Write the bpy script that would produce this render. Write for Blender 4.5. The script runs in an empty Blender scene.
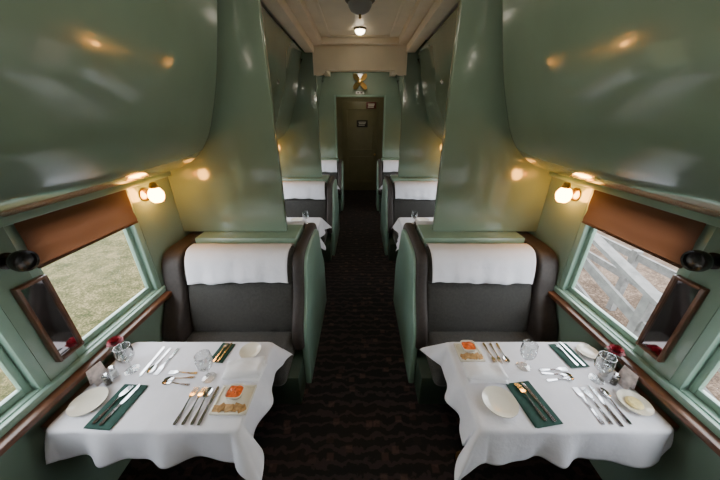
import bpy, bmesh, math, random
from mathutils import Vector, Matrix
random.seed(4)
R = math.radians

# ------------------------------------------------------------------ materials
def newmat(name):
    m = bpy.data.materials.new(name); m.use_nodes = True
    nt = m.node_tree
    b = nt.nodes.get('Principled BSDF')
    return m, nt, b

def simple(name, col, rough=0.5, metal=0.0, noise=0.0, nscale=20, bump=0.0, bscale=200, coat=0.0, spec=0.5, sheen=0.0):
    m, nt, b = newmat(name)
    b.inputs['Base Color'].default_value = (*col, 1)
    b.inputs['Roughness'].default_value = rough
    b.inputs['Metallic'].default_value = metal
    b.inputs['Coat Weight'].default_value = coat
    b.inputs['Specular IOR Level'].default_value = spec
    b.inputs['Sheen Weight'].default_value = sheen
    tc = nt.nodes.new('ShaderNodeTexCoord')
    if noise > 0:
        n = nt.nodes.new('ShaderNodeTexNoise'); n.inputs['Scale'].default_value = nscale
        n.inputs['Detail'].default_value = 4
        nt.links.new(tc.outputs['Object'], n.inputs['Vector'])
        r = nt.nodes.new('ShaderNodeValToRGB')
        r.color_ramp.elements[0].position = 0.3; r.color_ramp.elements[1].position = 0.7
        r.color_ramp.elements[0].color = (*[c*(1-noise) for c in col], 1)
        r.color_ramp.elements[1].color = (*[min(1, c*(1+noise)) for c in col], 1)
        nt.links.new(n.outputs['Fac'], r.inputs['Fac'])
        nt.links.new(r.outputs['Color'], b.inputs['Base Color'])
    if bump > 0:
        n = nt.nodes.new('ShaderNodeTexNoise'); n.inputs['Scale'].default_value = bscale
        nt.links.new(tc.outputs['Object'], n.inputs['Vector'])
        bp = nt.nodes.new('ShaderNodeBump'); bp.inputs['Strength'].default_value = bump
        bp.inputs['Distance'].default_value = 0.02
        nt.links.new(n.outputs['Fac'], bp.inputs['Height'])
        nt.links.new(bp.outputs['Normal'], b.inputs['Normal'])
    return m

def emis(name, col, s, base=(1, 1, 1)):
    m, nt, b = newmat(name)
    b.inputs['Base Color'].default_value = (*base, 1)
    b.inputs['Emission Color'].default_value = (*col, 1)
    b.inputs['Emission Strength'].default_value = s
    return m

def thin_glass(name, tint=(1, 1, 1), base=0.04, amp=0.5, pw=4.0):
    m, nt, b = newmat(name)
    nt.nodes.remove(b)
    out = nt.nodes['Material Output']
    t = nt.nodes.new('ShaderNodeBsdfTransparent'); t.inputs['Color'].default_value = (*tint, 1)
    g = nt.nodes.new('ShaderNodeBsdfGlossy'); g.inputs['Roughness'].default_value = 0.03
    lw = nt.nodes.new('ShaderNodeLayerWeight'); lw.inputs['Blend'].default_value = 0.5
    p = nt.nodes.new('ShaderNodeMath'); p.operation = 'POWER'; p.inputs[1].default_value = pw
    nt.links.new(lw.outputs['Facing'], p.inputs[0])
    ma = nt.nodes.new('ShaderNodeMath'); ma.operation = 'MULTIPLY_ADD'; ma.inputs[1].default_value = amp; ma.inputs[2].default_value = base
    nt.links.new(p.outputs[0], ma.inputs[0])
    mx = nt.nodes.new('ShaderNodeMixShader')
    nt.links.new(ma.outputs[0], mx.inputs[0])
    nt.links.new(t.outputs[0], mx.inputs[1]); nt.links.new(g.outputs[0], mx.inputs[2])
    nt.links.new(mx.outputs[0], out.inputs['Surface'])
    return m

GREEN = simple('sage_paint', (0.185, 0.262, 0.205), 0.15, noise=0.06, nscale=3, bump=0.07, bscale=5, coat=0.45, spec=.65)
GREEN2 = simple('sage_trim_paint', (0.21, 0.325, 0.26), 0.28, noise=0.06, nscale=8, coat=0.2)
CREAM = simple('cream_paint', (0.88, 0.76, 0.58), 0.4, noise=0.05, nscale=4)
UPH = simple('charcoal_upholstery', (0.036, 0.034, 0.030), 0.85, noise=0.25, nscale=60, bump=0.3, bscale=300, sheen=0.2)
UPHB = simple('brown_upholstery', (0.028, 0.020, 0.017), 0.6, noise=0.25, nscale=40, bump=0.2, bscale=250)
LINEN = simple('white_linen', (0.72, 0.72, 0.78), 0.85, noise=0.03, nscale=12, bump=0.12, bscale=35)
LINEN2 = simple('napkin_linen', (0.84, 0.84, 0.88), 0.85, noise=0.02, nscale=12, bump=0.15, bscale=50)
GNAP = simple('green_napkin_cloth', (0.006, 0.045, 0.033), 0.85, noise=0.2, nscale=60)
SILVER = simple('silverware_steel', (0.60, 0.60, 0.62), 0.14, 1.0)
BRASS = simple('brass', (0.55, 0.36, 0.12), 0.3, 1.0)
BLACK = simple('black_enamel', (0.012, 0.011, 0.011), 0.25)
CHINA = simple('china', (0.78, 0.74, 0.63), 0.15, coat=0.5)
WOODD = simple('dark_varnished_wood', (0.10, 0.040, 0.018), 0.3, noise=0.4, nscale=15)
WOODB = simple('weathered_wood', (0.12, 0.115, 0.11), 0.8, noise=0.3, nscale=9)
GLASS = thin_glass('clear_glass', (0.92, 0.935, 0.935), 0.09, 0.85, 2.0)
WGLASS = thin_glass('window_glass', (0.96, 0.98, 0.96), 0.02, 0.5, 5)
ORANGE = simple('orange_dip', (0.80, 0.13, 0.01), 0.3, noise=0.4, nscale=90)
CRACK = simple('cracker', (0.42, 0.24, 0.09), 0.8, noise=0.35, nscale=60, bump=.3, bscale=120)
BUTTER = simple('butter', (0.75, 0.62, 0.28), 0.4, noise=0.2, nscale=60)
ROSE = simple('rose_petal', (0.26, 0.005, 0.018), 0.6, noise=0.3, nscale=40)
LEAF = simple('leaf', (0.02, 0.07, 0.015), 0.5, noise=0.3, nscale=40)
PAPER = simple('card_paper', (0.7, 0.6, 0.58), 0.8, noise=0.35, nscale=35)
SALT = simple('salt', (0.8, 0.8, 0.8), 0.7)
PEPPER = simple('pepper', (0.05, 0.04, 0.035), 0.8, noise=0.3, nscale=200)
BULB = emis('lamp_globe', (1.0, 0.42, 0.07), 55, (1, .9, .7))
MIRR = simple('mirror_glass', (0.45, 0.42, 0.42), 0.06, 1.0)
DOLIVE = simple('dark_olive_paint', (0.17, 0.16, 0.09), 0.35, noise=0.1, nscale=4)
MILK_FILL = emis('milk_glass_fill_light', (1.0, 0.90, 0.74), 32, (1, 1, 1))  # glow of the ceiling lamps added as interior fill light
MILK_FILL_SOFT = emis('milk_glass_soft_fill', (1.0, 0.85, 0.62), 14, (1, 1, 1))  # softer glow of the small lamp added for the cream ceiling
MILK_FILL_VEST = emis('milk_glass_vestibule_fill', (1.0, 0.85, 0.6), 40, (1, 1, 1))  # glow of the fill lamp added in the vestibule
MILKOFF = emis('milk_glass_dim', (1, .9, .8), 0.0, (.35, .34, .32))
BRONZE = simple('bronze', (.12, .09, .06), .35, .8)
SIGNM = simple('sign_maroon', (0.12, 0.01, 0.015), 0.4)
SIGNB = simple('sign_dark', (0.02, 0.018, 0.02), 0.4)
WHITE = simple('white_enamel', (0.8, 0.8, 0.78), 0.4)
BODY = simple('car_body_steel', (0.03, 0.05, 0.035), 0.5, noise=.1)

SHADE, nt, b = newmat('brown_shade_fabric')
b.inputs['Base Color'].default_value = (0.085, 0.042, 0.025, 1); b.inputs['Roughness'].default_value = 0.85
tr = nt.nodes.new('ShaderNodeBsdfTranslucent'); tr.inputs['Color'].default_value = (0.16, 0.06, 0.026, 1)
mx = nt.nodes.new('ShaderNodeMixShader'); mx.inputs[0].default_value = 0.25
nt.links.new(b.outputs[0], mx.inputs[1]); nt.links.new(tr.outputs[0], mx.inputs[2])
nt.links.new(mx.outputs[0], nt.nodes['Material Output'].inputs['Surface'])

CARPET, nt, b = newmat('patterned_carpet')
b.inputs['Roughness'].default_value = 0.8
b.inputs['Specular IOR Level'].default_value = 0.3
tc = nt.nodes.new('ShaderNodeTexCoord')
vo = nt.nodes.new('ShaderNodeTexVoronoi'); vo.inputs['Scale'].default_value = 9; vo.distance = 'CHEBYCHEV'
vo.inputs['Randomness'].default_value = 0.6
wa = nt.nodes.new('ShaderNodeTexWave'); wa.wave_type = 'RINGS'; wa.inputs['Scale'].default_value = 4.0
wa.inputs['Distortion'].default_value = 6.0; wa.inputs['Detail'].default_value = 3; wa.inputs['Detail Scale'].default_value = 3
nt.links.new(tc.outputs['Object'], vo.inputs['Vector']); nt.links.new(tc.outputs['Object'], wa.inputs['Vector'])
r1 = nt.nodes.new('ShaderNodeValToRGB')
e = r1.color_ramp.elements
e[0].position = 0.16; e[0].color = (0.085, 0.045, 0.035, 1)
e[1].position = 0.24; e[1].color = (0.009, 0.008, 0.008, 1)
nt.links.new(vo.outputs['Distance'], r1.inputs['Fac'])
r2 = nt.nodes.new('ShaderNodeValToRGB')
e = r2.color_ramp.elements
e[0].position = 0.6; e[0].color = (0.008, 0.007, 0.008, 1)
e[1].position = 0.8; e[1].color = (0.055, 0.036, 0.036, 1)
nt.links.new(wa.outputs['Fac'], r2.inputs['Fac'])
mxc = nt.nodes.new('ShaderNodeMix'); mxc.data_type = 'RGBA'; mxc.inputs[0].default_value = 0.5
nt.links.new(r1.outputs[0], mxc.inputs[6]); nt.links.new(r2.outputs[0], mxc.inputs[7])
nt.links.new(mxc.outputs[2], b.inputs['Base Color'])

def groundmat(name, c1, c2, c3, sc):
    m, nt, b = newmat(name)
    b.inputs['Roughness'].default_value = 0.95
    b.inputs['Specular IOR Level'].default_value = 0.1
    tc = nt.nodes.new('ShaderNodeTexCoord')
    n1 = nt.nodes.new('ShaderNodeTexNoise'); n1.inputs['Scale'].default_value = sc; n1.inputs['Detail'].default_value = 8
    n1.inputs['Roughness'].default_value = 0.75
    n2 = nt.nodes.new('ShaderNodeTexNoise'); n2.inputs['Scale'].default_value = sc*14; n2.inputs['Detail'].default_value = 5
    for n in (n1, n2): nt.links.new(tc.outputs['Object'], n.inputs['Vector'])
    ad = nt.nodes.new('ShaderNodeMath'); ad.operation = 'ADD'
    nt.links.new(n1.outputs['Fac'], ad.inputs[0]); nt.links.new(n2.outputs['Fac'], ad.inputs[1])
    hv = nt.nodes.new('ShaderNodeMath'); hv.operation = 'MULTIPLY'; hv.inputs[1].default_value = 0.5
    nt.links.new(ad.outputs[0], hv.inputs[0])
    r = nt.nodes.new('ShaderNodeValToRGB'); e = r.color_ramp.elements
    e[0].position = 0.40; e[0].color = (*c1, 1); e[1].position = 0.60; e[1].color = (*c3, 1)
    x = e.new(0.5); x.color = (*c2, 1)
    nt.links.new(hv.outputs[0], r.inputs['Fac']); nt.links.new(r.outputs[0], b.inputs['Base Color'])
    bp = nt.nodes.new('ShaderNodeBump'); bp.inputs['Strength'].default_value = 0.8
    nt.links.new(n2.outputs['Fac'], bp.inputs['Height']); nt.links.new(bp.outputs[0], b.inputs['Normal'])
    return m
GRASS = groundmat('dry_grass', (0.022, 0.027, 0.008), (0.058, 0.053, 0.020), (0.14, 0.11, 0.055), 2.4)
DIRT = groundmat('mulch_dirt', (0.028, 0.018, 0.012), (0.065, 0.042, 0.028), (0.14, 0.10, 0.075), 3.0)

# ------------------------------------------------------------------ helpers
def link(o, parent=None):
    bpy.context.scene.collection.objects.link(o)
    if parent: o.parent = parent
    return o

def empty(name, loc=(0, 0, 0), rot=0.0):
    e = bpy.data.objects.new(name, None); e.empty_display_size = 0.1
    e.location = loc; e.rotation_euler = (0, 0, rot)
    return link(e)

def finish(bm, name, mats, parent=None, ang=40, loc=None, rot=None):
    bmesh.ops.recalc_face_normals(bm, faces=bm.faces[:])
    me = bpy.data.meshes.new(name); bm.to_mesh(me); bm.free()
    for p in me.polygons: p.use_smooth = True
    me.set_sharp_from_angle(angle=R(ang))
    if not isinstance(mats, (list, tuple)): mats = [mats]
    for m in mats: me.materials.append(m)
    o = bpy.data.objects.new(name, me)
    if loc: o.location = loc
    if rot: o.rotation_euler = rot
    return link(o, parent)

def bm_box(bm, x0, x1, y0, y1, z0, z1, bev=0, seg=2, mi=0):
    t = bmesh.new()
    bmesh.ops.create_cube(t, size=1)
    for v in t.verts:
        v.co = Vector(((x0+x1)/2 + v.co.x*(x1-x0), (y0+y1)/2 + v.co.y*(y1-y0), (z0+z1)/2 + v.co.z*(z1-z0)))
    if bev > 0:
        bmesh.ops.bevel(t, geom=t.edges[:], offset=bev, segments=seg, profile=0.5, affect='EDGES')
    merge(bm, t, mi)

def merge(bm, t, mi=0, M=None):
    mp = {}
    for v in t.verts:
        mp[v] = bm.verts.new(M @ v.co if M else v.co)
    for f in t.faces:
        try:
            nf = bm.faces.new([mp[v] for v in f.verts]); nf.material_index = mi
        except ValueError: pass
    t.free()

def box(name, x0, x1, y0, y1, z0, z1, mat, bev=0, seg=2, parent=None, loc=None, rot=None):
    bm = bmesh.new()
    if x0 > x1: x0, x1 = x1, x0
    if y0 > y1: y0, y1 = y1, y0
    bm_box(bm, x0, x1, y0, y1, z0, z1, bev, seg)
    return finish(bm, name, mat, parent, loc=loc, rot=rot)

def boxes(name, lst, mat, bev=0, parent=None):
    bm = bmesh.new()
    for b in lst:
        x0, x1, y0, y1, z0, z1 = b
        bm_box(bm, min(x0, x1), max(x0, x1), min(y0, y1), max(y0, y1), z0, z1, bev)
    return finish(bm, name, mat, parent)

def bm_lathe(bm, prof, seg=32, mi=0, M=None):
    t = bmesh.new(); rings = []
    for (r, z) in prof:
        if r < 1e-6: rings.append([t.verts.new((0, 0, z))])
        else: rings.append([t.verts.new((r*math.cos(2*math.pi*i/seg), r*math.sin(2*math.pi*i/seg), z)) for i in range(seg)])
    for a, b in zip(rings[:-1], rings[1:]):
        for i in range(seg):
            j = (i+1) % seg
            if len(a) == 1 and len(b) == 1: continue
            if len(a) == 1: t.faces.new((a[0], b[i], b[j]))
            elif len(b) == 1: t.faces.new((a[i], a[j], b[0]))
            else: t.faces.new((a[i], a[j], b[j], b[i]))
    merge(bm, t, mi, M)

def lathe(name, prof, mat, loc=(0, 0, 0), seg=32, parent=None, rot=None):
    bm = bmesh.new(); bm_lathe(bm, prof, seg)
    return finish(bm, name, mat, parent, loc=loc, rot=rot)

def catmull(pts, n=4):
    out = []
    P = [pts[0]] + list(pts) + [pts[-1]]
    for i in range(1, len(P)-2):
        for k in range(n):
            t = k/n
            out.append(tuple(0.5*((2*P[i][d]) + (-P[i-1][d]+P[i+1][d])*t + (2*P[i-1][d]-5*P[i][d]+4*P[i+1][d]-P[i+2][d])*t*t
                       + (-P[i-1][d]+3*P[i][d]-3*P[i+1][d]+P[i+2][d])*t**3) for d in range(2)))
    out.append(tuple(pts[-1]))
    return out

def prism_x(name, prof, x0, x1, mat, r=0.0, seg=4, parent=None):
    bm = bmesh.new(); n = len(prof)
    area = sum(prof[i][0]*prof[(i+1) % n][1]-prof[(i+1) % n][0]*prof[i][1] for i in range(n))
    s = 1 if area > 0 else -1
    nrm = []
    for i in range(n):
        a = Vector(prof[i-1]); c = Vector(prof[(i+1) % n]); d = (c-a)
        if d.length < 1e-9: d = Vector((1, 0))
        d.normalize(); nrm.append(Vector((-d.y, d.x))*s)
    if x0 > x1: x0, x1 = x1, x0
    if r > 0:
        st = [(x0 + r*(1-math.cos(math.pi/2*k/seg)), r*(1-math.sin(math.pi/2*k/seg))) for k in range(seg+1)]
        st += [(x1 - r*(1-math.cos(math.pi/2*k/seg)), r*(1-math.sin(math.pi/2*k/seg))) for k in range(seg, -1, -1)]
    else: st = [(x0, 0), (x1, 0)]
    rings = []
    for (x, ins) in st:
        rings.append([bm.verts.new((x, prof[i][0]+nrm[i].x*ins, prof[i][1]+nrm[i].y*ins)) for i in range(n)])
    for a, b in zip(rings[:-1], rings[1:]):
        for i in range(n):
            j = (i+1) % n
            bm.faces.new((a[i], a[j], b[j], b[i]))
    bm.faces.new(rings[0]); bm.faces.new(rings[-1][::-1])
    return finish(bm, name, mat, parent, ang=45)

def tube_bm(bm, pts, rad, seg=10, mi=0):
    pts = [Vector(p) for p in pts]
    rings = []
    for i, p in enumerate(pts):
        d = (pts[min(i+1, len(pts)-1)] - pts[max(i-1, 0)]).normalized()
        u = d.cross(Vector((0, 0, 1)));
        if u.length < 1e-3: u = Vector((1, 0, 0))
        u.normalize(); w = d.cross(u).normalized()
        rr = rad[i] if isinstance(rad, (list, tuple)) else rad
        rings.append([bm.verts.new(p + u*rr*math.cos(2*math.pi*k/seg) + w*rr*math.sin(2*math.pi*k/seg)) for k in range(seg)])
    for a, b in zip(rings[:-1], rings[1:]):
        for i in range(seg):
            j = (i+1) % seg
            f = bm.faces.new((a[i], a[j], b[j], b[i])); f.material_index = mi
    f = bm.faces.new(rings[0]); f.material_index = mi
    f = bm.faces.new(rings[-1]); f.material_index = mi

# ------------------------------------------------------------------ constants
W = 1.47; P = 2.28; YC0 = 0.965; ZC = 2.95
YS = YC0 - P - P/2; YE = YC0 + 2*P + P/2
KS = [-1, 0, 1, 2]
SIDES = [(-1, 'left'), (1, 'right')]
RT = 1.135

# ------------------------------------------------------------------ shell
box('floor', -W-.12, W+.12, YS-.1, YE+2.0, -0.08, 0, CARPET)
box('ceiling', -W-.12, W+.12, YS-.1, YE+2.0, ZC, ZC+.06, CREAM)
for s, nm in SIDES:
    L = []
    L.append((s*W, s*(W+.12), YS-.1, YE+2.0, 0, .83))
    L.append((s*W, s*(W+.12), YS-.1, YE+2.0, 1.62, ZC))
    edges = [YS-.1]
    for k in KS:
        yc = YC0+k*P
        edges += [yc-.72, yc-.07, yc+.07, yc+.72]
    edges.append(YE+2.0)
    for i in range(0, len(edges), 2):
        L.append((s*W, s*(W+.12), edges[i], edges[i+1], .83, 1.62))
    boxes('wall_'+nm, L, GREEN)
    box('trim_sill_'+nm, s*(W-.07), s*W, YS, YE, .795, .825, WOODD, .006)
    box('trim_header_'+nm, s*(W-.035), s*W, YS, YE, 1.60, 1.635, GREEN2, .006)
    box('trim_rail_'+nm, s*(W-.025), s*W, YS, YE, .825, .86, GREEN2, .004)

box('wall_back', -W, W, YS-.1, YS, 0, ZC, GREEN)
boxes('wall_end', [(-W, -.53, YE, YE+.08, 0, ZC), (.53, W, YE, YE+.08, 0, ZC), (-.53, .53, YE, YE+.08, 2.42, ZC)], GREEN)
boxes('trim_doorway', [(-.57, -.53, YE-.015, YE+.095, 0, 2.46), (.53, .57, YE-.015, YE+.095, 0, 2.46), (-.53, .53, YE-.015, YE+.095, 2.42, 2.46)], GREEN2, .004)
boxes('wall_vestibule', [(-.75, -.65, YE+.08, YE+1.5, 0, ZC), (.65, .75, YE+.08, YE+1.5, 0, ZC), (-.75, .75, YE+1.5, YE+1.58, 0, ZC)], DOLIVE)
e = empty('vestibule_fill_lamp', (0, YE+.6, ZC))  # lamp added to brighten the dark space behind the doorway
lathe('base', [(0, 0), (.10, 0), (.10, -.02), (0, -.02)], BRONZE, parent=e)
lathe('bowl', [(.085, -.021), (.08, -.05), (.05, -.08), (0, -.09)], MILK_FILL_VEST, parent=e)
d = empty('door_1', (0, YE+1.44, 0))
boxes('door_leaf', [(-.48, .48, 0, .05, 0, 2.4)], DOLIVE, .006, d)
boxes('door_panel_moulding', [(-.38, .38, -.012, 0, .25, .29), (-.38, .38, -.012, 0, .95, .99), (-.38, -.34, -.012, 0, .29, .95), (.34, .38, -.012, 0, .29, .95),
      (-.38, .38, -.012, 0, 1.15, 1.19), (-.38, .38, -.012, 0, 2.2, 2.24), (-.38, -.34, -.012, 0, 1.19, 2.2), (.34, .38, -.012, 0, 1.19, 2.2)], DOLIVE, .003, d)
lathe('door_knob', [(0, 0), (.02, 0), (.012, .02), (.014, .035), (.03, .05), (.03, .065), (0, .075)], BRASS, (.42, 0, 1.05), 20, d, (R(90), 0, 0))
sg = empty('warning_sign', (.30, YE-.005+1.42, 2.31))
boxes('sign_plate', [(-.13, .13, 0, .01, -.08, .08)], SIGNM, .002, sg)
boxes('sign_lettering', [(-.09, .09, -.002, 0, .02, .04), (-.08, .08, -.002, 0, -.012, .006), (-.09, .07, -.002, 0, -.05, -.03)], WHITE, 0, sg)
sg = empty('door_sign', (.06, YE-.005+1.42, 1.86))
boxes('sign_plate', [(-.15, .15, 0, .01, -.09, .09)], SIGNB, .002, sg)
boxes('sign_lettering', [(-.10, .10, -.002, 0, .03, .045), (-.09, .09, -.002, 0, -.005, .01), (-.10, .07, -.002, 0, -.045, -.03)], WHITE, 0, sg)
sg = empty('number_plate', (0, YE, 2.50))
boxes('plate', [(-.09, .09, -.006, 0, -.025, .025)], WHITE, .002, sg)
boxes('numerals', [(-.06, -.02, -.009, -.006, -.012, .012), (.01, .05, -.009, -.006, -.012, .012)], SIGNB, 0, sg)

f = empty('brass_wall_fan', (0, YE-.02, 2.70))
bm = bmesh.new()
bm_lathe(bm, [(0, .02), (.06, .02), (.06, 0), (.035, -.02), (.03, -.09), (.045, -.10), (.045, -.13), (0, -.15)], 20, 0, Matrix.Rotation(R(90), 4, 'X') @ Matrix.Scale(-1, 4, (0, 0, 1)))
finish(bm, 'hub', BRASS, f)
bm = bmesh.new()
for a in range(4):
    t = bmesh.new(); n = 14
    vs = []
    for i in range(n):
        th = 2*math.pi*i/n
        vs.append(t.verts.new((.11+.085*math.cos(th), -.11+.02*math.sin(th), .05*math.sin(th))))
    fc = t.faces.new(vs)
    ex = bmesh.ops.extrude_face_region(t, geom=[fc])
    for v in ex['geom']:
        if isinstance(v, bmesh.types.BMVert): v.co.y -= .006
    merge(bm, t, 0, Matrix.Rotation(R(45+90*a), 4, 'Y'))
finish(bm, 'blades', BRASS, f)

for i, k in enumerate([-1, 0, 1]):
    yp = YC0+k*P+P/2
    for s, nm in SIDES:
        box('wall_partition_%s' % nm, s*.61, s*W, yp-.03, yp+.03, RT+.002, ZC, GREEN, .008, 3)
    if k == -1: continue
    zlow = 2.74 if k == 0 else 2.60
    prof = [(-.64, ZC), (-.64, zlow-.06)]
    prof += [(-.60, zlow-.06)]
    for j in range(9):
        a = math.pi/2*j/8
        prof.append((-.60+.12*math.sin(a), zlow-.06+.06*(1-math.cos(a))))
    prof += [(-p[0], p[1]) for p in prof[::-1]]
    bm = bmesh.new()
    A = [bm.verts.new((p[0], yp-.045, p[1])) for p in prof]
    B = [bm.verts.new((p[0], yp+.045, p[1])) for p in prof]
    bm.faces.new(A); bm.faces.new(B[::-1])
    for j in range(len(prof)): bm.faces.new((A[j], A[(j+1) % len(prof)], B[(j+1) % len(prof)], B[j]))
    finish(bm, 'trim_aisle_header', CREAM)

def ceil_or_fill_lamp(y, mat, q=1.0):  # also builds the lit lamps added as fill light
    e = empty('ceiling_or_fill_lamp', (0, y, ZC)); e.scale = (q, q, q)
    lathe('base', [(0, 0), (.13, 0), (.13, -.02), (.11, -.035), (.10, -.035), (0, -.035)], BRONZE, parent=e)
    lathe('bowl', [(.105, -.036), (.10, -.06), (.08, -.09), (.045, -.108), (0, -.115)], mat, parent=e)
    lathe('finial', [(0, -.114), (.012, -.116), (.008, -.13), (.014, -.14), (0, -.15)], BRASS, parent=e, seg=16)
for k in KS:
    yc = YC0+k*P
    L = []
    for s in (-1, 1):
        L.append((s*.62, s*.74, yc-P/2+.05, yc+P/2-.05, 2.80, ZC))
        L.append((s*.50, s*.62, yc-P/2+.05, yc+P/2-.05, 2.88, ZC))
    L.append((-.5, .5, yc-P/2+.05, yc-P/2+.16, 2.88, ZC))
    L.append((-.5, .5, yc+P/2-.16, yc+P/2-.05, 2.88, ZC))
    L.append((-.40, .40, yc-.92, yc-.89, 2.93, ZC)); L.append((-.40, .40, yc+.89, yc+.92, 2.93, ZC))
    L.append((-.40, -.37, yc-.89, yc+.89, 2.93, ZC)); L.append((.37, .40, yc-.89, yc+.89, 2.93, ZC))
    boxes('trim_ceiling', L, CREAM, .006)
ceil_or_fill_lamp(YC0-P-.25, MILK_FILL); ceil_or_fill_lamp(YC0-P+.5, MILK_FILL)  # lit lamps added behind the camera to brighten the interior
ceil_or_fill_lamp(YC0-.25, MILK_FILL); ceil_or_fill_lamp(YC0+.35, MILK_FILL)  # lit lamps added above the frame to brighten the near section
ceil_or_fill_lamp(YC0+P-.25, MILKOFF); ceil_or_fill_lamp(YC0+P+.62, MILK_FILL_SOFT, .55)  # unlit lamp, plus a small lit one added to brighten the cream ceiling
ceil_or_fill_lamp(YC0+2*P-.25, MILK_FILL); ceil_or_fill_lamp(YC0+2*P+.5, MILK_FILL, .8)  # lit lamps added to brighten the far section

# ------------------------------------------------------------------ berths
WB = W-.008
BP = catmull([(WB, 1.645), (1.38, 1.65), (1.25, 1.685), (1.12, 1.76), (1.02, 1.88), (.95, 2.04), (.89, 2.22), (.84, 2.42), (.80, 2.6), (.76, 2.79)], 4) + [(WB, 2.79)]
for k in KS:
    yc = YC0+k*P
    for s, nm in SIDES:
        e = empty('upper_berth', (0, yc, 0))
        bm = bmesh.new(); n = len(BP); pr = [(s*p[0], p[1]) for p in BP]
        area = sum(pr[i][0]*pr[(i+1) % n][1]-pr[(i+1) % n][0]*pr[i][1] for i in range(n)); sg_ = 1 if area > 0 else -1
        nr = []
        for i in range(n):
            dd = Vector(pr[(i+1) % n])-Vector(pr[i-1]); dd.normalize(); nr.append(Vector((-dd.y, dd.x))*sg_)
        r = .07; H = 1.03; st = []
        for q in range(6): st.append((-H + r*(1-math.cos(math.pi/2*q/5)), r*(1-math.sin(math.pi/2*q/5))))
        st = st + [(-y, i_) for (y, i_) in st[::-1]]
        rings = [[bm.verts.new((pr[i][0]+nr[i].x*ins, y, pr[i][1]+nr[i].y*ins)) for i in range(n)] for (y, ins) in st]
        for a, b_ in zip(rings[:-1], rings[1:]):
            for i in range(n): bm.faces.new((a[i], a[(i+1) % n], b_[(i+1) % n], b_[i]))
        bm.faces.new(rings[0]); bm.faces.new(rings[-1][::-1])
        finish(bm, 'berth_shell', GREEN, e)
        lathe('latch_rose', [(0, 0), (.022, 0), (.022, .006), (.012, .014), (0, .014)], SILVER, (s*.858, 0, 2.345), 24, e, (0, R(-s*90-s*14), 0))

# ------------------------------------------------------------------ windows
wn = 0
for k in KS:
    yc = YC0+k*P
    for s, nm in SIDES:
        for (a, b_) in ((-.72, -.07), (.07, .72)):
            wn += 1
            e = empty('window_%d' % wn, (0, yc, 0))
            X0, X1 = W+.0, W+.075
            t = .045
            fr = [(s*X0, s*X1, a, a+t, .83, 1.62), (s*X0, s*X1, b_-t, b_, .83, 1.62), (s*X0, s*X1, a+t, b_-t, 1.58, 1.62), (s*X0, s*X1, a+t, b_-t, .83, .865)]
            boxes('frame', fr, GREEN2, .004, e)
            X0, X1 = W+.035, W+.06
            u = .028
            fr = [(s*X0, s*X1, a+t, a+t+u, .865, 1.58), (s*X0, s*X1, b_-t-u, b_-t, .865, 1.58), (s*X0, s*X1, a+t+u, b_-t-u, 1.55, 1.58), (s*X0, s*X1, a+t+u, b_-t-u, .865, .90)]
            boxes('sash', fr, GREEN2, .003, e)
            bm = bmesh.new()
            bm.faces.new([bm.verts.new(p) for p in ((s*(W+.047), a+t+u, .90), (s*(W+.047), b_-t-u, .90), (s*(W+.047), b_-t-u, 1.55), (s*(W+.047), a+t+u, 1.55))])
            finish(bm, 'pane', WGLASS, e)
            bm = bmesh.new(); nz = 14; ny = 30
            zb = 1.385
            g = []
            for i in range(nz+1):
                row = []
                for j in range(ny+1):
                    y = a+t*.6+(b_-a-1.2*t)*j/ny
                    z = 1.60-(1.60-zb)*i/nz
                    row.append(bm.verts.new((s*(W-.014+.006*math.sin(i*.9+.5*math.sin(j*.4))*(i/nz)), y, z)))
                g.append(row)
            for i in range(nz):
                for j in range(ny): bm.faces.new((g[i][j], g[i][j+1], g[i+1][j+1], g[i+1][j]))
            finish(bm, 'shade_fabric', SHADE, e, 80)
            boxes('shade_bar', [(s*(W-.022), s*(W-.008), a+t*.6, b_-t*.6, zb-.008, zb+.006)], SHADE, .004, e)
        ym = yc+.04
        e = empty('post_mirror', (s*(W-.001), ym, 1.135))
        boxes('mirror_frame', [(0, -s*.03, -.062, -.047, -.21, .21), (0, -s*.03, .047, .062, -.21, .21), (0, -s*.03, -.047, .047, .195, .21), (0, -s*.03, -.047, .047, -.21, -.195)], WOODD, .004, e)
        boxes('mirror_glass', [(0, -s*.018, -.047, .047, -.195, .195)], MIRR, 0, e)
        e = empty('reading_lamp', (s*(W-.001), yc+.02, 1.46))
        rt = (0, R(-s*90), 0)
        lathe('base', [(0, 0), (.035, 0), (.035, .008), (.018, .015), (.015, .05), (0, .05)], BLACK, (0, 0, 0), 24, e, rt)
        lathe('shade', [(.0, .035), (.025, .037), (.040, .05), (.046, .070), (.043, .09), (.037, .086), (.039, .070), (0, .055)], BLACK, (0, 0, 0), 28, e, rt)

# ------------------------------------------------------------------ sconces
for k in KS:
    yc = YC0+k*P
    for s, nm in SIDES:
        e = empty('globe_sconce', (s*W, yc+.84, 1.525))
        lathe('backplate', [(0, 0), (.045, 0), (.045, .008), (.03, .016), (0, .018)], BRASS, (0, 0, 0), 24, e, (0, R(-s*90), 0))
        bm = bmesh.new(); tube_bm(bm, [(-s*.01, 0, 0), (-s*.04, 0, .025), (-s*.06, 0, .05), (-s*.08, 0, .06)], .008)
        finish(bm, 'arm', BRASS, e)
        lathe('fitter', [(0, .085), (.018, .08), (.028, .055), (.025, .045), (0, .045)], BRASS, (-s*.08, 0, 0), 24, e)
        lathe('globe', [(.022, .046), (.034, .035), (.045, .012), (.047, -.008), (.040, -.035), (.026, -.05), (0, -.056)], BULB, (-s*.08, 0, 0), 28, e)

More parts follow.
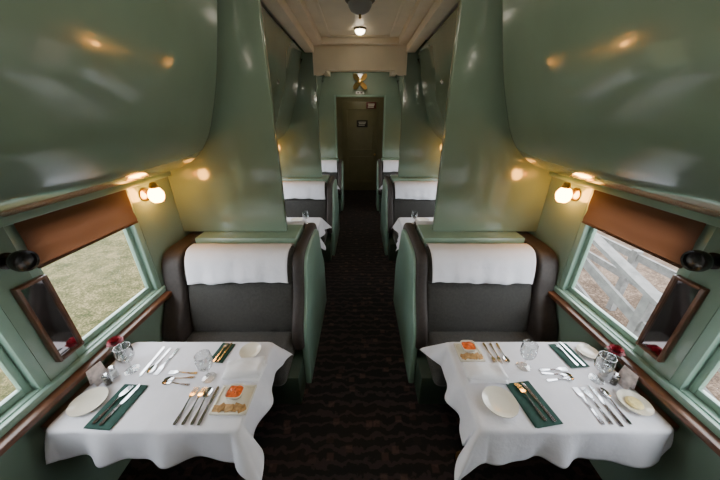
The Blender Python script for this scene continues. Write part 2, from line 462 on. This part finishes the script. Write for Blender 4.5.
# ------------------------------------------------------------------ seats
def seat(yp, s, halves):
    e = empty('booth_seat', (0, yp, 0))
    sq = lambda l: [(a, z if z < .5 else .5+(z-.5)*.90) for a, z in l]
    pan = sq([(.555, 0), (.56, .30), (.555, .48), (.52, .60), (.44, .73), (.37, .90), (.345, 1.0), (.30, 1.08), (.22, 1.12), (.08, 1.13)])
    wing = sq([(.50, .36), (.585, .40), (.60, .50), (.565, .62), (.49, .74), (.43, .86), (.405, .99), (.38, 1.09), (.32, 1.155), (.22, 1.175), (.06, 1.175)])
    pan = catmull(pan, 3); wing = catmull(wing, 3)
    def outl(p):
        if len(halves) == 2:
            return [(h_[0], h_[1]) for h_ in p] + [(-q[0], q[1]) for q in p[::-1]]
        h = halves[0]
        return [(h*q[0], q[1]) for q in p] + [(h*.002, p[-1][1]), (h*.002, p[0][1])]
    prism_x('end_panel', outl(pan), s*.40, s*.445, GREEN2, .012, 3, e)
    prism_x('aisle_wing', outl(wing), s*.422, s*.505, UPHB, .03, 4, e)
    prism_x('wall_wing', outl(wing), s*1.31, s*(W-.005), UPHB, .03, 4, e)
    for h in halves:
        def pf(l): return [(h*a, b) for a, b in l]
        boxes('seat_base', [(s*.445, s*(W-.01), h*.02, h*.74, 0.0, .29)], BODY, .01, e)
        box('seat_cushion', s*.51, s*1.45, h*.40, h*.83, .29, .475, UPH, .05, 5, e)
        lp = catmull([(.30, .42), (.44, .43), (.475, .50), (.455, .62), (.425, .74), (.385, .845), (.33, .87), (.24, .86)], 3)
        prism_x('back_cushion', pf(lp), s*.507, s*1.308, UPH, .025, 4, e)
        hp = catmull([(.20, .87), (.36, .865), (.395, .90), (.375, .99), (.345, 1.06), (.29, 1.095), (.21, 1.095), (.17, 1.06)], 3)
        prism_x('head_roll', pf(hp), s*.507, s*1.308, UPH, .025, 4, e)
        line = catmull([(.405, .88), (.408, .905), (.392, .98), (.362, 1.06), (.30, 1.108), (.20, 1.108), (.162, 1.07)], 4)
        bm = bmesh.new(); nx = 60; g = []
        ph = random.random()*6
        for i in range(nx+1):
            u = i/nx; x = .525+(1.285-.525)*u
            row = []
            for j, (a, z) in enumerate(line):
                t = j/(len(line)-1); dr = max(0, 1-t*2.2)
                wv = .004*math.sin(u*19+ph+2*t)+.003*math.sin(u*41+ph*2+t*3)+.003*math.sin(t*20+u*7)
                xx = x + .008*math.sin(ph+4*t)*(1-2*u)
                zz = z + dr*(.010*math.sin(u*5+ph)+.004*math.sin(u*23))*(1 if j < 4 else .3)
                row.append(bm.verts.new((s*xx, h*(a+.004+wv*(.3+dr)), zz+.002)))
            g.append(row)
        for i in range(nx):
            for j in range(len(line)-1): bm.faces.new((g[i][j], g[i+1][j], g[i+1][j+1], g[i][j+1]))
        o = finish(bm, 'antimacassar', LINEN, e, 80)
        m = o.modifiers.new('th', 'SOLIDIFY'); m.thickness = .003; m.offset = 0
    if len(halves) == 2:
        boxes('top_rail', [(s*.507, s*(W-.16), -.155, .155, 1.04, RT)], GREEN2, .01, e)
        boxes('back_core', [(s*.51, s*1.30, -.19, .19, .29, 1.04)], BODY, 0, e)
    else:
        h = halves[0]
        boxes('top_rail', [(s*.507, s*(W-.16), h*.01, h*.155, 1.04, RT)], GREEN2, .01, e)
        boxes('back_core', [(s*.51, s*1.30, h*.01, h*.19, .29, 1.04)], BODY, 0, e)
for s, nm in SIDES:
    seat(YS, s, (1,))
    for k in (-1, 0, 1): seat(YC0+k*P+P/2, s, (1, -1))
    seat(YE, s, (-1,))

# ------------------------------------------------------------------ tables
TX0, TX1, TD, TZ = .535, 1.39, .255, .742
def table(k, s):
    yc = YC0+k*P+.03
    e = empty('dining_table', (0, yc, 0))
    box('table_top', s*TX0, s*TX1, -TD, TD, TZ-.03, TZ, WOODD, .008, 2, e)
    bm = bmesh.new()
    tube_bm(bm, [(s*.66, 0, .008), (s*.66, 0, TZ-.031)], [.022, .016], 16)
    finish(bm, 'leg', BLACK, e)
    lathe('foot', [(0, .012), (.05, .012), (.055, 0), (0, 0)], BLACK, (s*.66, 0, 0), 20, e)
    boxes('wall_cleat', [(s*(TX1-.05), s*(W-.002), -.22, .22, TZ-.07, TZ-.031)], WOODD, .004, e)
    ov = .175; rc = .03; ovw = .06
    cx0, cx1 = TX0+rc, TX1-rc
    nx, ny = 110, 96
    ph = random.random()*6+s
    bm = bmesh.new(); g = []
    for i in range(nx+1):
        x = (TX0-ov)+(TX1+ovw-(TX0-ov))*i/nx
        row = []
        for j in range(ny+1):
            y = -(TD+ov)+2*(TD+ov)*j/ny
            qx = min(max(x, cx0), cx1); qy = min(max(y, -TD+rc), TD-rc)
            dx, dy = x-qx, y-qy; D = math.hypot(dx, dy)
            if D <= rc:
                px, py = x, y
                cr = .0014*math.exp(-((x-.95)/.006)**2)+.0014*math.exp(-((y-.02)/.006)**2)
                pz = .0010*math.sin(x*14+ph)*math.sin(y*11) + .0010 + cr
            else:
                ee = D-rc; n_x, n_y = dx/D, dy/D
                ang = math.atan2(n_y, n_x)
                par = qy if abs(n_x) > abs(n_y) else qx
                wp = par+.05*math.sin(par*7+ph*3)
                fold = math.sin(wp*19+ph+ang*3.6)*.65+math.sin(wp*33+ph*2+ang*5)*.28
                corner = abs(n_x*n_y)*2
                flare = .006+ee*(.17+.17*fold)+corner*ee*(.40 if n_x < 0 else .1)
                flare = max(flare, .004)
                if ee < .01: flare = min(flare, ee*.8)
                zz = -max(0, ee-.004)*(.965-.18*corner)*(1+.05*math.sin(par*5+ph))
                px, py, pz = qx+n_x*(rc+flare), qy+n_y*(rc+flare), zz
                px = min(px, W-.075)
            row.append(bm.verts.new((s*px, py, TZ+.004+pz)))
        g.append(row)
    for i in range(nx):
        for j in range(ny): bm.faces.new((g[i][j], g[i+1][j], g[i+1][j+1], g[i][j+1]))
    o = finish(bm, 'tablecloth', LINEN, e, 80)
    m = o.modifiers.new('th', 'SOLIDIFY'); m.thickness = .002; m.offset = 0
for k in KS:
    for s, nm in SIDES: table(k, s)
ZT = TZ+.0085

# ------------------------------------------------------------------ tableware
def poly_ex(bm, pts, th, zf):
    t = bmesh.new()
    lo = [t.verts.new((x, y, zf(y))) for x, y in pts]; hi = [t.verts.new((x, y, zf(y)+th)) for x, y in pts]
    t.faces.new(lo[::-1]); t.faces.new(hi)
    n = len(pts)
    for i in range(n): t.faces.new((lo[i], lo[(i+1) % n], hi[(i+1) % n], hi[i]))
    merge(bm, t)
def cutlery(kind, x, y, rot, L=.19, z=None):
    z = ZT if z is None else z
    bm = bmesh.new(); k = L/.19
    arch = lambda yy: .005*k*math.exp(-((yy/k-.035)/.03)**2)
    def strip(ws):
        ws = [(w[0]*k, w[1]*k) for w in ws]
        for (a, wa), (b_, wb) in zip(ws[:-1], ws[1:]):
            poly_ex(bm, [(-wa, a), (wa, a), (wb, b_), (-wb, b_)], .0028, arch)
    if kind != 'knife':
        strip([(-.095, .006), (-.085, .0085), (-.06, .007), (-.02, .0042), (.02, .0034), (.035, .0036)])
    if kind == 'fork':
        strip([(.035, .0036), (.045, .010), (.055, .0125), (.062, .0125)])
        for q in range(4):
            c = (-.0105+.007*q)*k
            poly_ex(bm, [(c-.0019*k, .062*k), (c+.0019*k, .062*k), (c+.001*k, .098*k), (c-.001*k, .098*k)], .0024, arch)
    elif kind == 'spoon':
        t = bmesh.new(); rings = []
        for a in range(6):
            rr = a/5
            rings.append([t.verts.new((.020*k*rr*math.cos(th*math.pi/12), .064*k+.031*k*rr*math.sin(th*math.pi/12), .0005+.006*k*rr*rr)) for th in range(24)] if a else [t.verts.new((0, .064*k, .0005))])
        for a, b_ in zip(rings[:-1], rings[1:]):
            for i in range(24):
                j = (i+1) % 24
                if len(a) == 1: t.faces.new((a[0], b_[i], b_[j]))
                else: t.faces.new((a[i], a[j], b_[j], b_[i]))
        merge(bm, t)
    else:
        strip([(-.105, .007), (-.09, .0085), (-.02, .007), (.0, .006)])
        poly_ex(bm, [(-.006*k, 0), (.006*k, 0), (.010*k, .02*k), (.010*k, .09*k), (.004*k, .108*k), (-.004*k, .115*k), (-.006*k, .1*k)], .002, lambda yy: .0005)
    nm = {'fork': 'fork', 'spoon': 'spoon', 'knife': 'table_knife'}[kind]
    return finish(bm, nm, SILVER, None, 50, (x, y, z), (0, 0, R(rot)))

def plate(x, y, r=.088, name='bread_plate', z=None):
    z = ZT if z is None else z
    bm = bmesh.new()
    bm_lathe(bm, [(0, .004), (r*.55, .004), (r*.68, .007), (r*.95, .016), (r, .0175), (r, .0145), (r*.7, .003), (r*.55, 0), (0, 0)], 48)
    return finish(bm, name, CHINA, None, 50, (x, y, z))

def goblet(x, y, h=.165, r=.04):
    q = h/.165
    prof = [(0, 0), (.034, 0), (.034, .002), (.012, .006), (.005, .014), (.0045, .05), (.008, .062), (.022, .070), (.034, .085), (.040, .105), (.0395, .13), (.036, .165),
            (.0345, .165), (.038, .13), (.0385, .106), (.032, .087), (.020, .073), (0, .068)]
    prof = [(a*r/.04, b_*q) for a, b_ in prof]
    return lathe('water_goblet', prof, GLASS, (x, y, ZT), 36)

def napkin(x, y, w, d, rot, mat, th=.008, layers=3, name='folded_napkin', amp=.002):
    bm = bmesh.new()
    for l in range(layers):
        t = bmesh.new(); n = 20; g = []
        ox, oy = random.uniform(-.004, .004), random.uniform(-.004, .004)
        sk = random.uniform(-.12, .12)*(amp/.006)
        hh = th/layers
        for i in range(n+1):
            row = []
            for j in range(n+1):
                u, v = i/n-.5, j/n-.5
                zz = l*hh + hh*.85 + amp*(l+1)/layers*(math.sin(u*9+x*30+l)+math.sin(v*7+y*40))*.5 + amp*.5
                edge = min(1, (0.5-max(abs(u), abs(v)))*12)
                zz = l*hh + (zz-l*hh)*(.35+.65*edge)
                row.append((u*w+ox+sk*v*d, v*d+oy-sk*u*w, zz, l*hh))
            g.append(row)
        top = [[t.verts.new((q[0], q[1], q[2])) for q in row] for row in g]
        bot = [[t.verts.new((q[0], q[1], q[3])) for q in row] for row in g]
        for i in range(n):
            for j in range(n):
                t.faces.new((top[i][j], top[i+1][j], top[i+1][j+1], top[i][j+1]))
                t.faces.new((bot[i][j], bot[i][j+1], bot[i+1][j+1], bot[i+1][j]))
            t.faces.new((top[i][0], bot[i][0], bot[i+1][0], top[i+1][0])); t.faces.new((top[i][n], top[i+1][n], bot[i+1][n], bot[i][n]))
            t.faces.new((top[0][i], top[0][i+1], bot[0][i+1], bot[0][i])); t.faces.new((top[n][i], bot[n][i], bot[n][i+1], top[n][i+1]))
        merge(bm, t)
    return finish(bm, name, mat, None, 60, (x, y, ZT), (0, 0, R(rot)))

def appetizer(x, y, rot, w=.20, d=.15):
    e = empty('appetizer_plate', (x, y, ZT), R(rot))
    bm = bmesh.new()
    bm_box(bm, -w/2, w/2, -d/2, d/2, 0, .008, .003)
    for (a, b_, c, f_) in ((-w/2, w/2, -d/2, -d/2+.012), (-w/2, w/2, d/2-.012, d/2), (-w/2, -w/2+.012, -d/2, d/2), (w/2-.012, w/2, -d/2, d/2)):
        bm_box(bm, a, b_, c, f_, .005, .013, .003)
    finish(bm, 'plate', CHINA, e)
    # small square bowl of orange dip with sloping sides
    bm = bmesh.new()
    def ring(h_, z, n=32, p=4.0):
        o_ = []
        for i in range(n):
            a = 2*math.pi*i/n; c_, s_ = math.cos(a), math.sin(a)
            rr = h_/((abs(c_)**p+abs(s_)**p)**(1/p))
            o_.append(bm.verts.new((rr*c_, rr*s_*.9+.02, z)))
        return o_
    R1 = [ring(.026, .009), ring(.036, .022), ring(.043, .042), ring(.039, .042), ring(.034, .026), ring(.024, .014)]
    for a, b_ in zip(R1[:-1], R1[1:]):
        for i in range(32): bm.faces.new((a[i], a[(i+1) % 32], b_[(i+1) % 32], b_[i]))
    bm.faces.new(R1[0]); bm.faces.new(R1[-1])
    finish(bm, 'dip_bowl', CHINA, e)
    bm = bmesh.new(); n = 12; g = []
    for q in range(7):
        rr = q/6
        if q == 0: g.append([bm.verts.new((0, .02, .039))]); continue
        row = []
        for i in range(32):
            a = 2*math.pi*i/32; c_, s_ = math.cos(a), math.sin(a)
            r0 = .0365*rr/((abs(c_)**4+abs(s_)**4)**.25)
            row.append(bm.verts.new((r0*c_, r0*s_*.9+.02, .034+.006*(1-rr*rr)+.002*math.sin(i*1.3+q))))
        g.append(row)
    for a, b_ in zip(g[:-1], g[1:]):
        for i in range(32):
            j = (i+1) % 32
            if len(a) == 1: bm.faces.new((a[0], b_[i], b_[j]))
            else: bm.faces.new((a[i], a[j], b_[j], b_[i]))
    finish(bm, 'orange_dip', ORANGE, e)
    for i in range(7):
        o = box('cracker', -.019, .019, -.015, .015, 0, .004, CRACK, .0015, 2, e)
        o.location = (-w*.34+w*.68*i/6, -d/2+.024+.003*(i % 3), .013+.004*(i % 2)); o.rotation_euler = (R(14), R(random.uniform(-12, 12)), R(random.uniform(-40, 40)))

def rose(x, y):
    e = empty('rose_in_vase', (x, y, ZT))
    lathe('vase', [(0, 0), (.026, 0), (.028, .004), (.02, .02), (.024, .045), (.014, .075), (.018, .095), (.0165, .095), (.012, .075), (.022, .045), (.018, .02), (0, .008)], GLASS, (0, 0, 0), 28, e)
    bm = bmesh.new(); tube_bm(bm, [(0, 0, .012), (.003, .002, .06), (.006, .0, .105), (.004, -.003, .135)], .0022, 8)
    for a in (20, 140, 260):
        t = bmesh.new()
        pts = [(0, 0), (.012, .010), (.03, .012), (.048, 0), (.03, -.012), (.012, -.010)]
        vs = [t.verts.new((px, py, .01*math.sin(px*60))) for px, py in pts]; t.faces.new(vs)
        merge(bm, t, 0, Matrix.Translation((.005, 0, .105)) @ Matrix.Rotation(R(a), 4, 'Z') @ Matrix.Rotation(R(-15), 4, 'Y'))
    finish(bm, 'stem_and_leaves', LEAF, e)
    bm = bmesh.new()
    for ring, (cnt, rad, hgt, tilt) in enumerate([(3, .007, .030, 5), (4, .013, .030, 18), (5, .020, .028, 34), (6, .026, .024, 52)]):
        for i in range(cnt):
            t = bmesh.new(); n = 6; g = []
            for a in range(n+1):
                row = []
                for b_ in range(n+1):
                    u = (a/n-.5)*2; v = b_/n
                    wdt = (.6+.9*math.sin(v*2.4))*rad*.95
                    ang = u*.75
                    row.append(t.verts.new((wdt*math.sin(ang)*1.4, rad*(.35+.5*v)*math.cos(ang), hgt*v*(1-.18*u*u))))
                g.append(row)
            for a in range(n):
                for b_ in range(n): t.faces.new((g[a][b_], g[a+1][b_], g[a+1][b_+1], g[a][b_+1]))
            merge(bm, t, 0, Matrix.Translation((.004, -.003, .133)) @ Matrix.Rotation(2*math.pi*i/cnt+ring*.6, 4, 'Z') @ Matrix.Rotation(R(-tilt), 4, 'X'))
    finish(bm, 'rose_bloom', ROSE, e, 80)

def shaker(x, y, fill, name):
    e = empty(name, (x, y, ZT))
    lathe('glass_body', [(0, 0), (.017, 0), (.019, .004), (.015, .045), (.013, .05), (0, .05)], GLASS, (0, 0, 0), 20, e)
    lathe('contents', [(0, .002), (.014, .002), (.0125, .034), (0, .034)], fill, (0, 0, 0), 20, e)
    lathe('cap', [(.0145, .048), (.015, .058), (.010, .066), (0, .068)], SILVER, (0, 0, 0), 20, e)

def card(x, y, rot):
    e = empty('menu_card', (x, y, ZT), R(rot))
    bm = bmesh.new()
    for sg2 in (-1, 1):
        vs = [bm.verts.new(p) for p in ((-.035, sg2*.022, 0), (.035, sg2*.022, 0), (.035, 0, .10), (-.035, 0, .10))]
        bm.faces.new(vs)
    o = finish(bm, 'folded_card', PAPER, e)
    m = o.modifiers.new('t', 'SOLIDIFY'); m.thickness = .001

# left table
plate(-1.30, .86, .075)
napkin(-1.155, .85, .125, .215, -4, GNAP, .006, 2, 'green_napkin', .001)
cutlery('fork', -1.175, .85, -8, .19, ZT+.0075); cutlery('knife', -1.14, .85, -8, .18, ZT+.0075)
for xx, kd in ((-.83, 'fork'), (-.79, 'fork'), (-.755, 'spoon')): cutlery(kd, xx, .85, random.uniform(-2, 2), .185)
cutlery('knife', -.722, .85, 0, .17)
for yy, kd, rr in ((.965, 'spoon', 84), (.995, 'spoon', 96), (1.03, 'fork', 88)): cutlery(kd, -.95, yy, rr, .15)
for xx, kd in ((-1.17, 'knife'), (-1.13, 'spoon'), (-1.085, 'fork')): cutlery(kd, xx, 1.11, 180+random.uniform(-6, 2), .18)
goblet(-.795, 1.0); goblet(-1.24, 1.05)
napkin(-.62, 1.035, .19, .11, 3, LINEN2, .05, 3, 'white_napkin', .01)
napkin(-.80, 1.165, .08, .14, -8, GNAP, .006, 2, 'green_napkin', .001)
cutlery('fork', -.81, 1.165, -8, .14, ZT+.0075); cutlery('knife', -.785, 1.165, -8, .125, ZT+.0075)
plate(-.64, 1.17, .06)
appetizer(-.61, .875, 0, .17, .15)
rose(-1.345, 1.12); card(-1.355, .985, 80); shaker(-1.30, 1.01, SALT, 'salt_shaker'); shaker(-1.295, .965, PEPPER, 'pepper_shaker')
# right table
appetizer(.635, 1.165, 0, .14, .13)
for xx, kd in ((.755, 'fork'), (.79, 'fork'), (.83, 'spoon')): cutlery(kd, xx, 1.165, 180+random.uniform(-2, 4), .15)
goblet(.90, 1.07)
napkin(.66, 1.015, .20, .10, -2, LINEN2, .05, 3, 'white_napkin', .01)
plate(.67, .86, .08)
napkin(.83, .865, .13, .22, 8, GNAP, .006, 2, 'green_napkin', .001)
cutlery('fork', .82, .865, 10, .19, ZT+.0075); cutlery('knife', .855, .865, 12, .18, ZT+.0075)
for yy, kd, rr in ((.99, 'spoon', -84), (1.02, 'spoon', -97), (1.05, 'fork', -88)): cutlery(kd, 1.05, yy, rr, .15)
napkin(1.205, 1.15, .11, .17, 6, GNAP, .006, 2, 'green_napkin', .001)
cutlery('fork', 1.19, 1.15, 6, .16, ZT+.0075); cutlery('knife', 1.225, 1.15, 6, .15, ZT+.0075)
plate(1.325, 1.165, .055)
goblet(1.24, .99)
for xx, kd in ((1.09, 'fork'), (1.13, 'fork'), (1.17, 'knife'), (1.215, 'spoon')): cutlery(kd, xx, .85, random.uniform(-3, 3), .18)
plate(1.31, .855, .066)
lathe('butter_pat', [(0, 0), (.03, 0), (.034, .008), (.026, .016), (0, .018)], BUTTER, (1.31, .855, ZT+.0045), 20)
rose(1.345, 1.06); card(1.355, .96, 95); shaker(1.30, 1.02, SALT, 'salt_shaker'); shaker(1.305, .965, PEPPER, 'pepper_shaker')
for k in (-1, 1, 2):
    yc = YC0+k*P
    for s in (-1, 1):
        goblet(s*.70, yc+.05); goblet(s*1.2, yc-.05)
        napkin(s*.66, yc-.10, .10, .2, 0, GNAP, .006, 2, 'green_napkin', .001)
        plate(s*.84, yc+.15, .08); plate(s*1.2, yc+.15, .08)
        rose(s*1.34, yc)

# ------------------------------------------------------------------ outside
box('grass_ground', -40, -W-.2, -25, 35, -1.3, -1.2, GRASS)
box('dirt_ground', W+.2, 40, -25, 35, -1.3, -1.2, DIRT)
e = empty('wooden_ramp_railing', (0, 0, 0))
bm = bmesh.new()
def beam(p0, p1, w, h):
    p0, p1 = Vector(p0), Vector(p1); d_ = p1-p0; L = d_.length
    t = bmesh.new(); bmesh.ops.create_cube(t, size=1)
    M = Matrix.Translation((p0+p1)/2) @ d_.to_track_quat('Y', 'Z').to_matrix().to_4x4() @ Matrix.Diagonal((w, L, h, 1))
    merge(bm, t, 0, M)
beam((3.1, 4.6, .95), (3.1, 1.2, -.05), .14, .05)
beam((3.14, 4.6, .55), (3.14, 1.2, -.45), .04, .12)
beam((3.14, 4.6, .15), (3.14, 1.2, -.85), .04, .12)
for y in (1.3, 2.4, 3.5, 4.6): beam((3.14, y, -1.2), (3.14, y, -.08+(y-1.2)*.294), .09, .09)
beam((4.6, 6, -.1), (4.6, -1.5, -.1), .05, .12); beam((4.6, 6, -.5), (4.6, -1.5, -.5), .05, .12)
for y in (-1.4, .4, 2.2, 4.0, 5.8): beam((4.6, y, -1.2), (4.6, y, 0), .1, .1)
finish(bm, 'beams', WOODB, e)

# ------------------------------------------------------------------ world
w = bpy.data.worlds.new('overcast'); bpy.context.scene.world = w; w.use_nodes = True
nt = w.node_tree; bg = nt.nodes['Background']
tc = nt.nodes.new('ShaderNodeTexCoord'); n = nt.nodes.new('ShaderNodeTexNoise'); n.inputs['Scale'].default_value = 3
r = nt.nodes.new('ShaderNodeValToRGB')
r.color_ramp.elements[0].color = (.80, .87, 1, 1); r.color_ramp.elements[1].color = (1, 1, 1, 1)
nt.links.new(tc.outputs['Generated'], n.inputs['Vector']); nt.links.new(n.outputs['Fac'], r.inputs['Fac'])
nt.links.new(r.outputs[0], bg.inputs['Color']); bg.inputs['Strength'].default_value = 12

# ------------------------------------------------------------------ camera
cam = bpy.data.cameras.new('cam'); co = bpy.data.objects.new('camera', cam)
bpy.context.scene.collection.objects.link(co)
cam.sensor_width = 36; cam.lens = 270/720*36; cam.clip_start = .02; cam.clip_end = 200
co.location = (0, 0, 2.0); co.rotation_euler = (R(90-24.3), 0, 0)
bpy.context.scene.camera = co
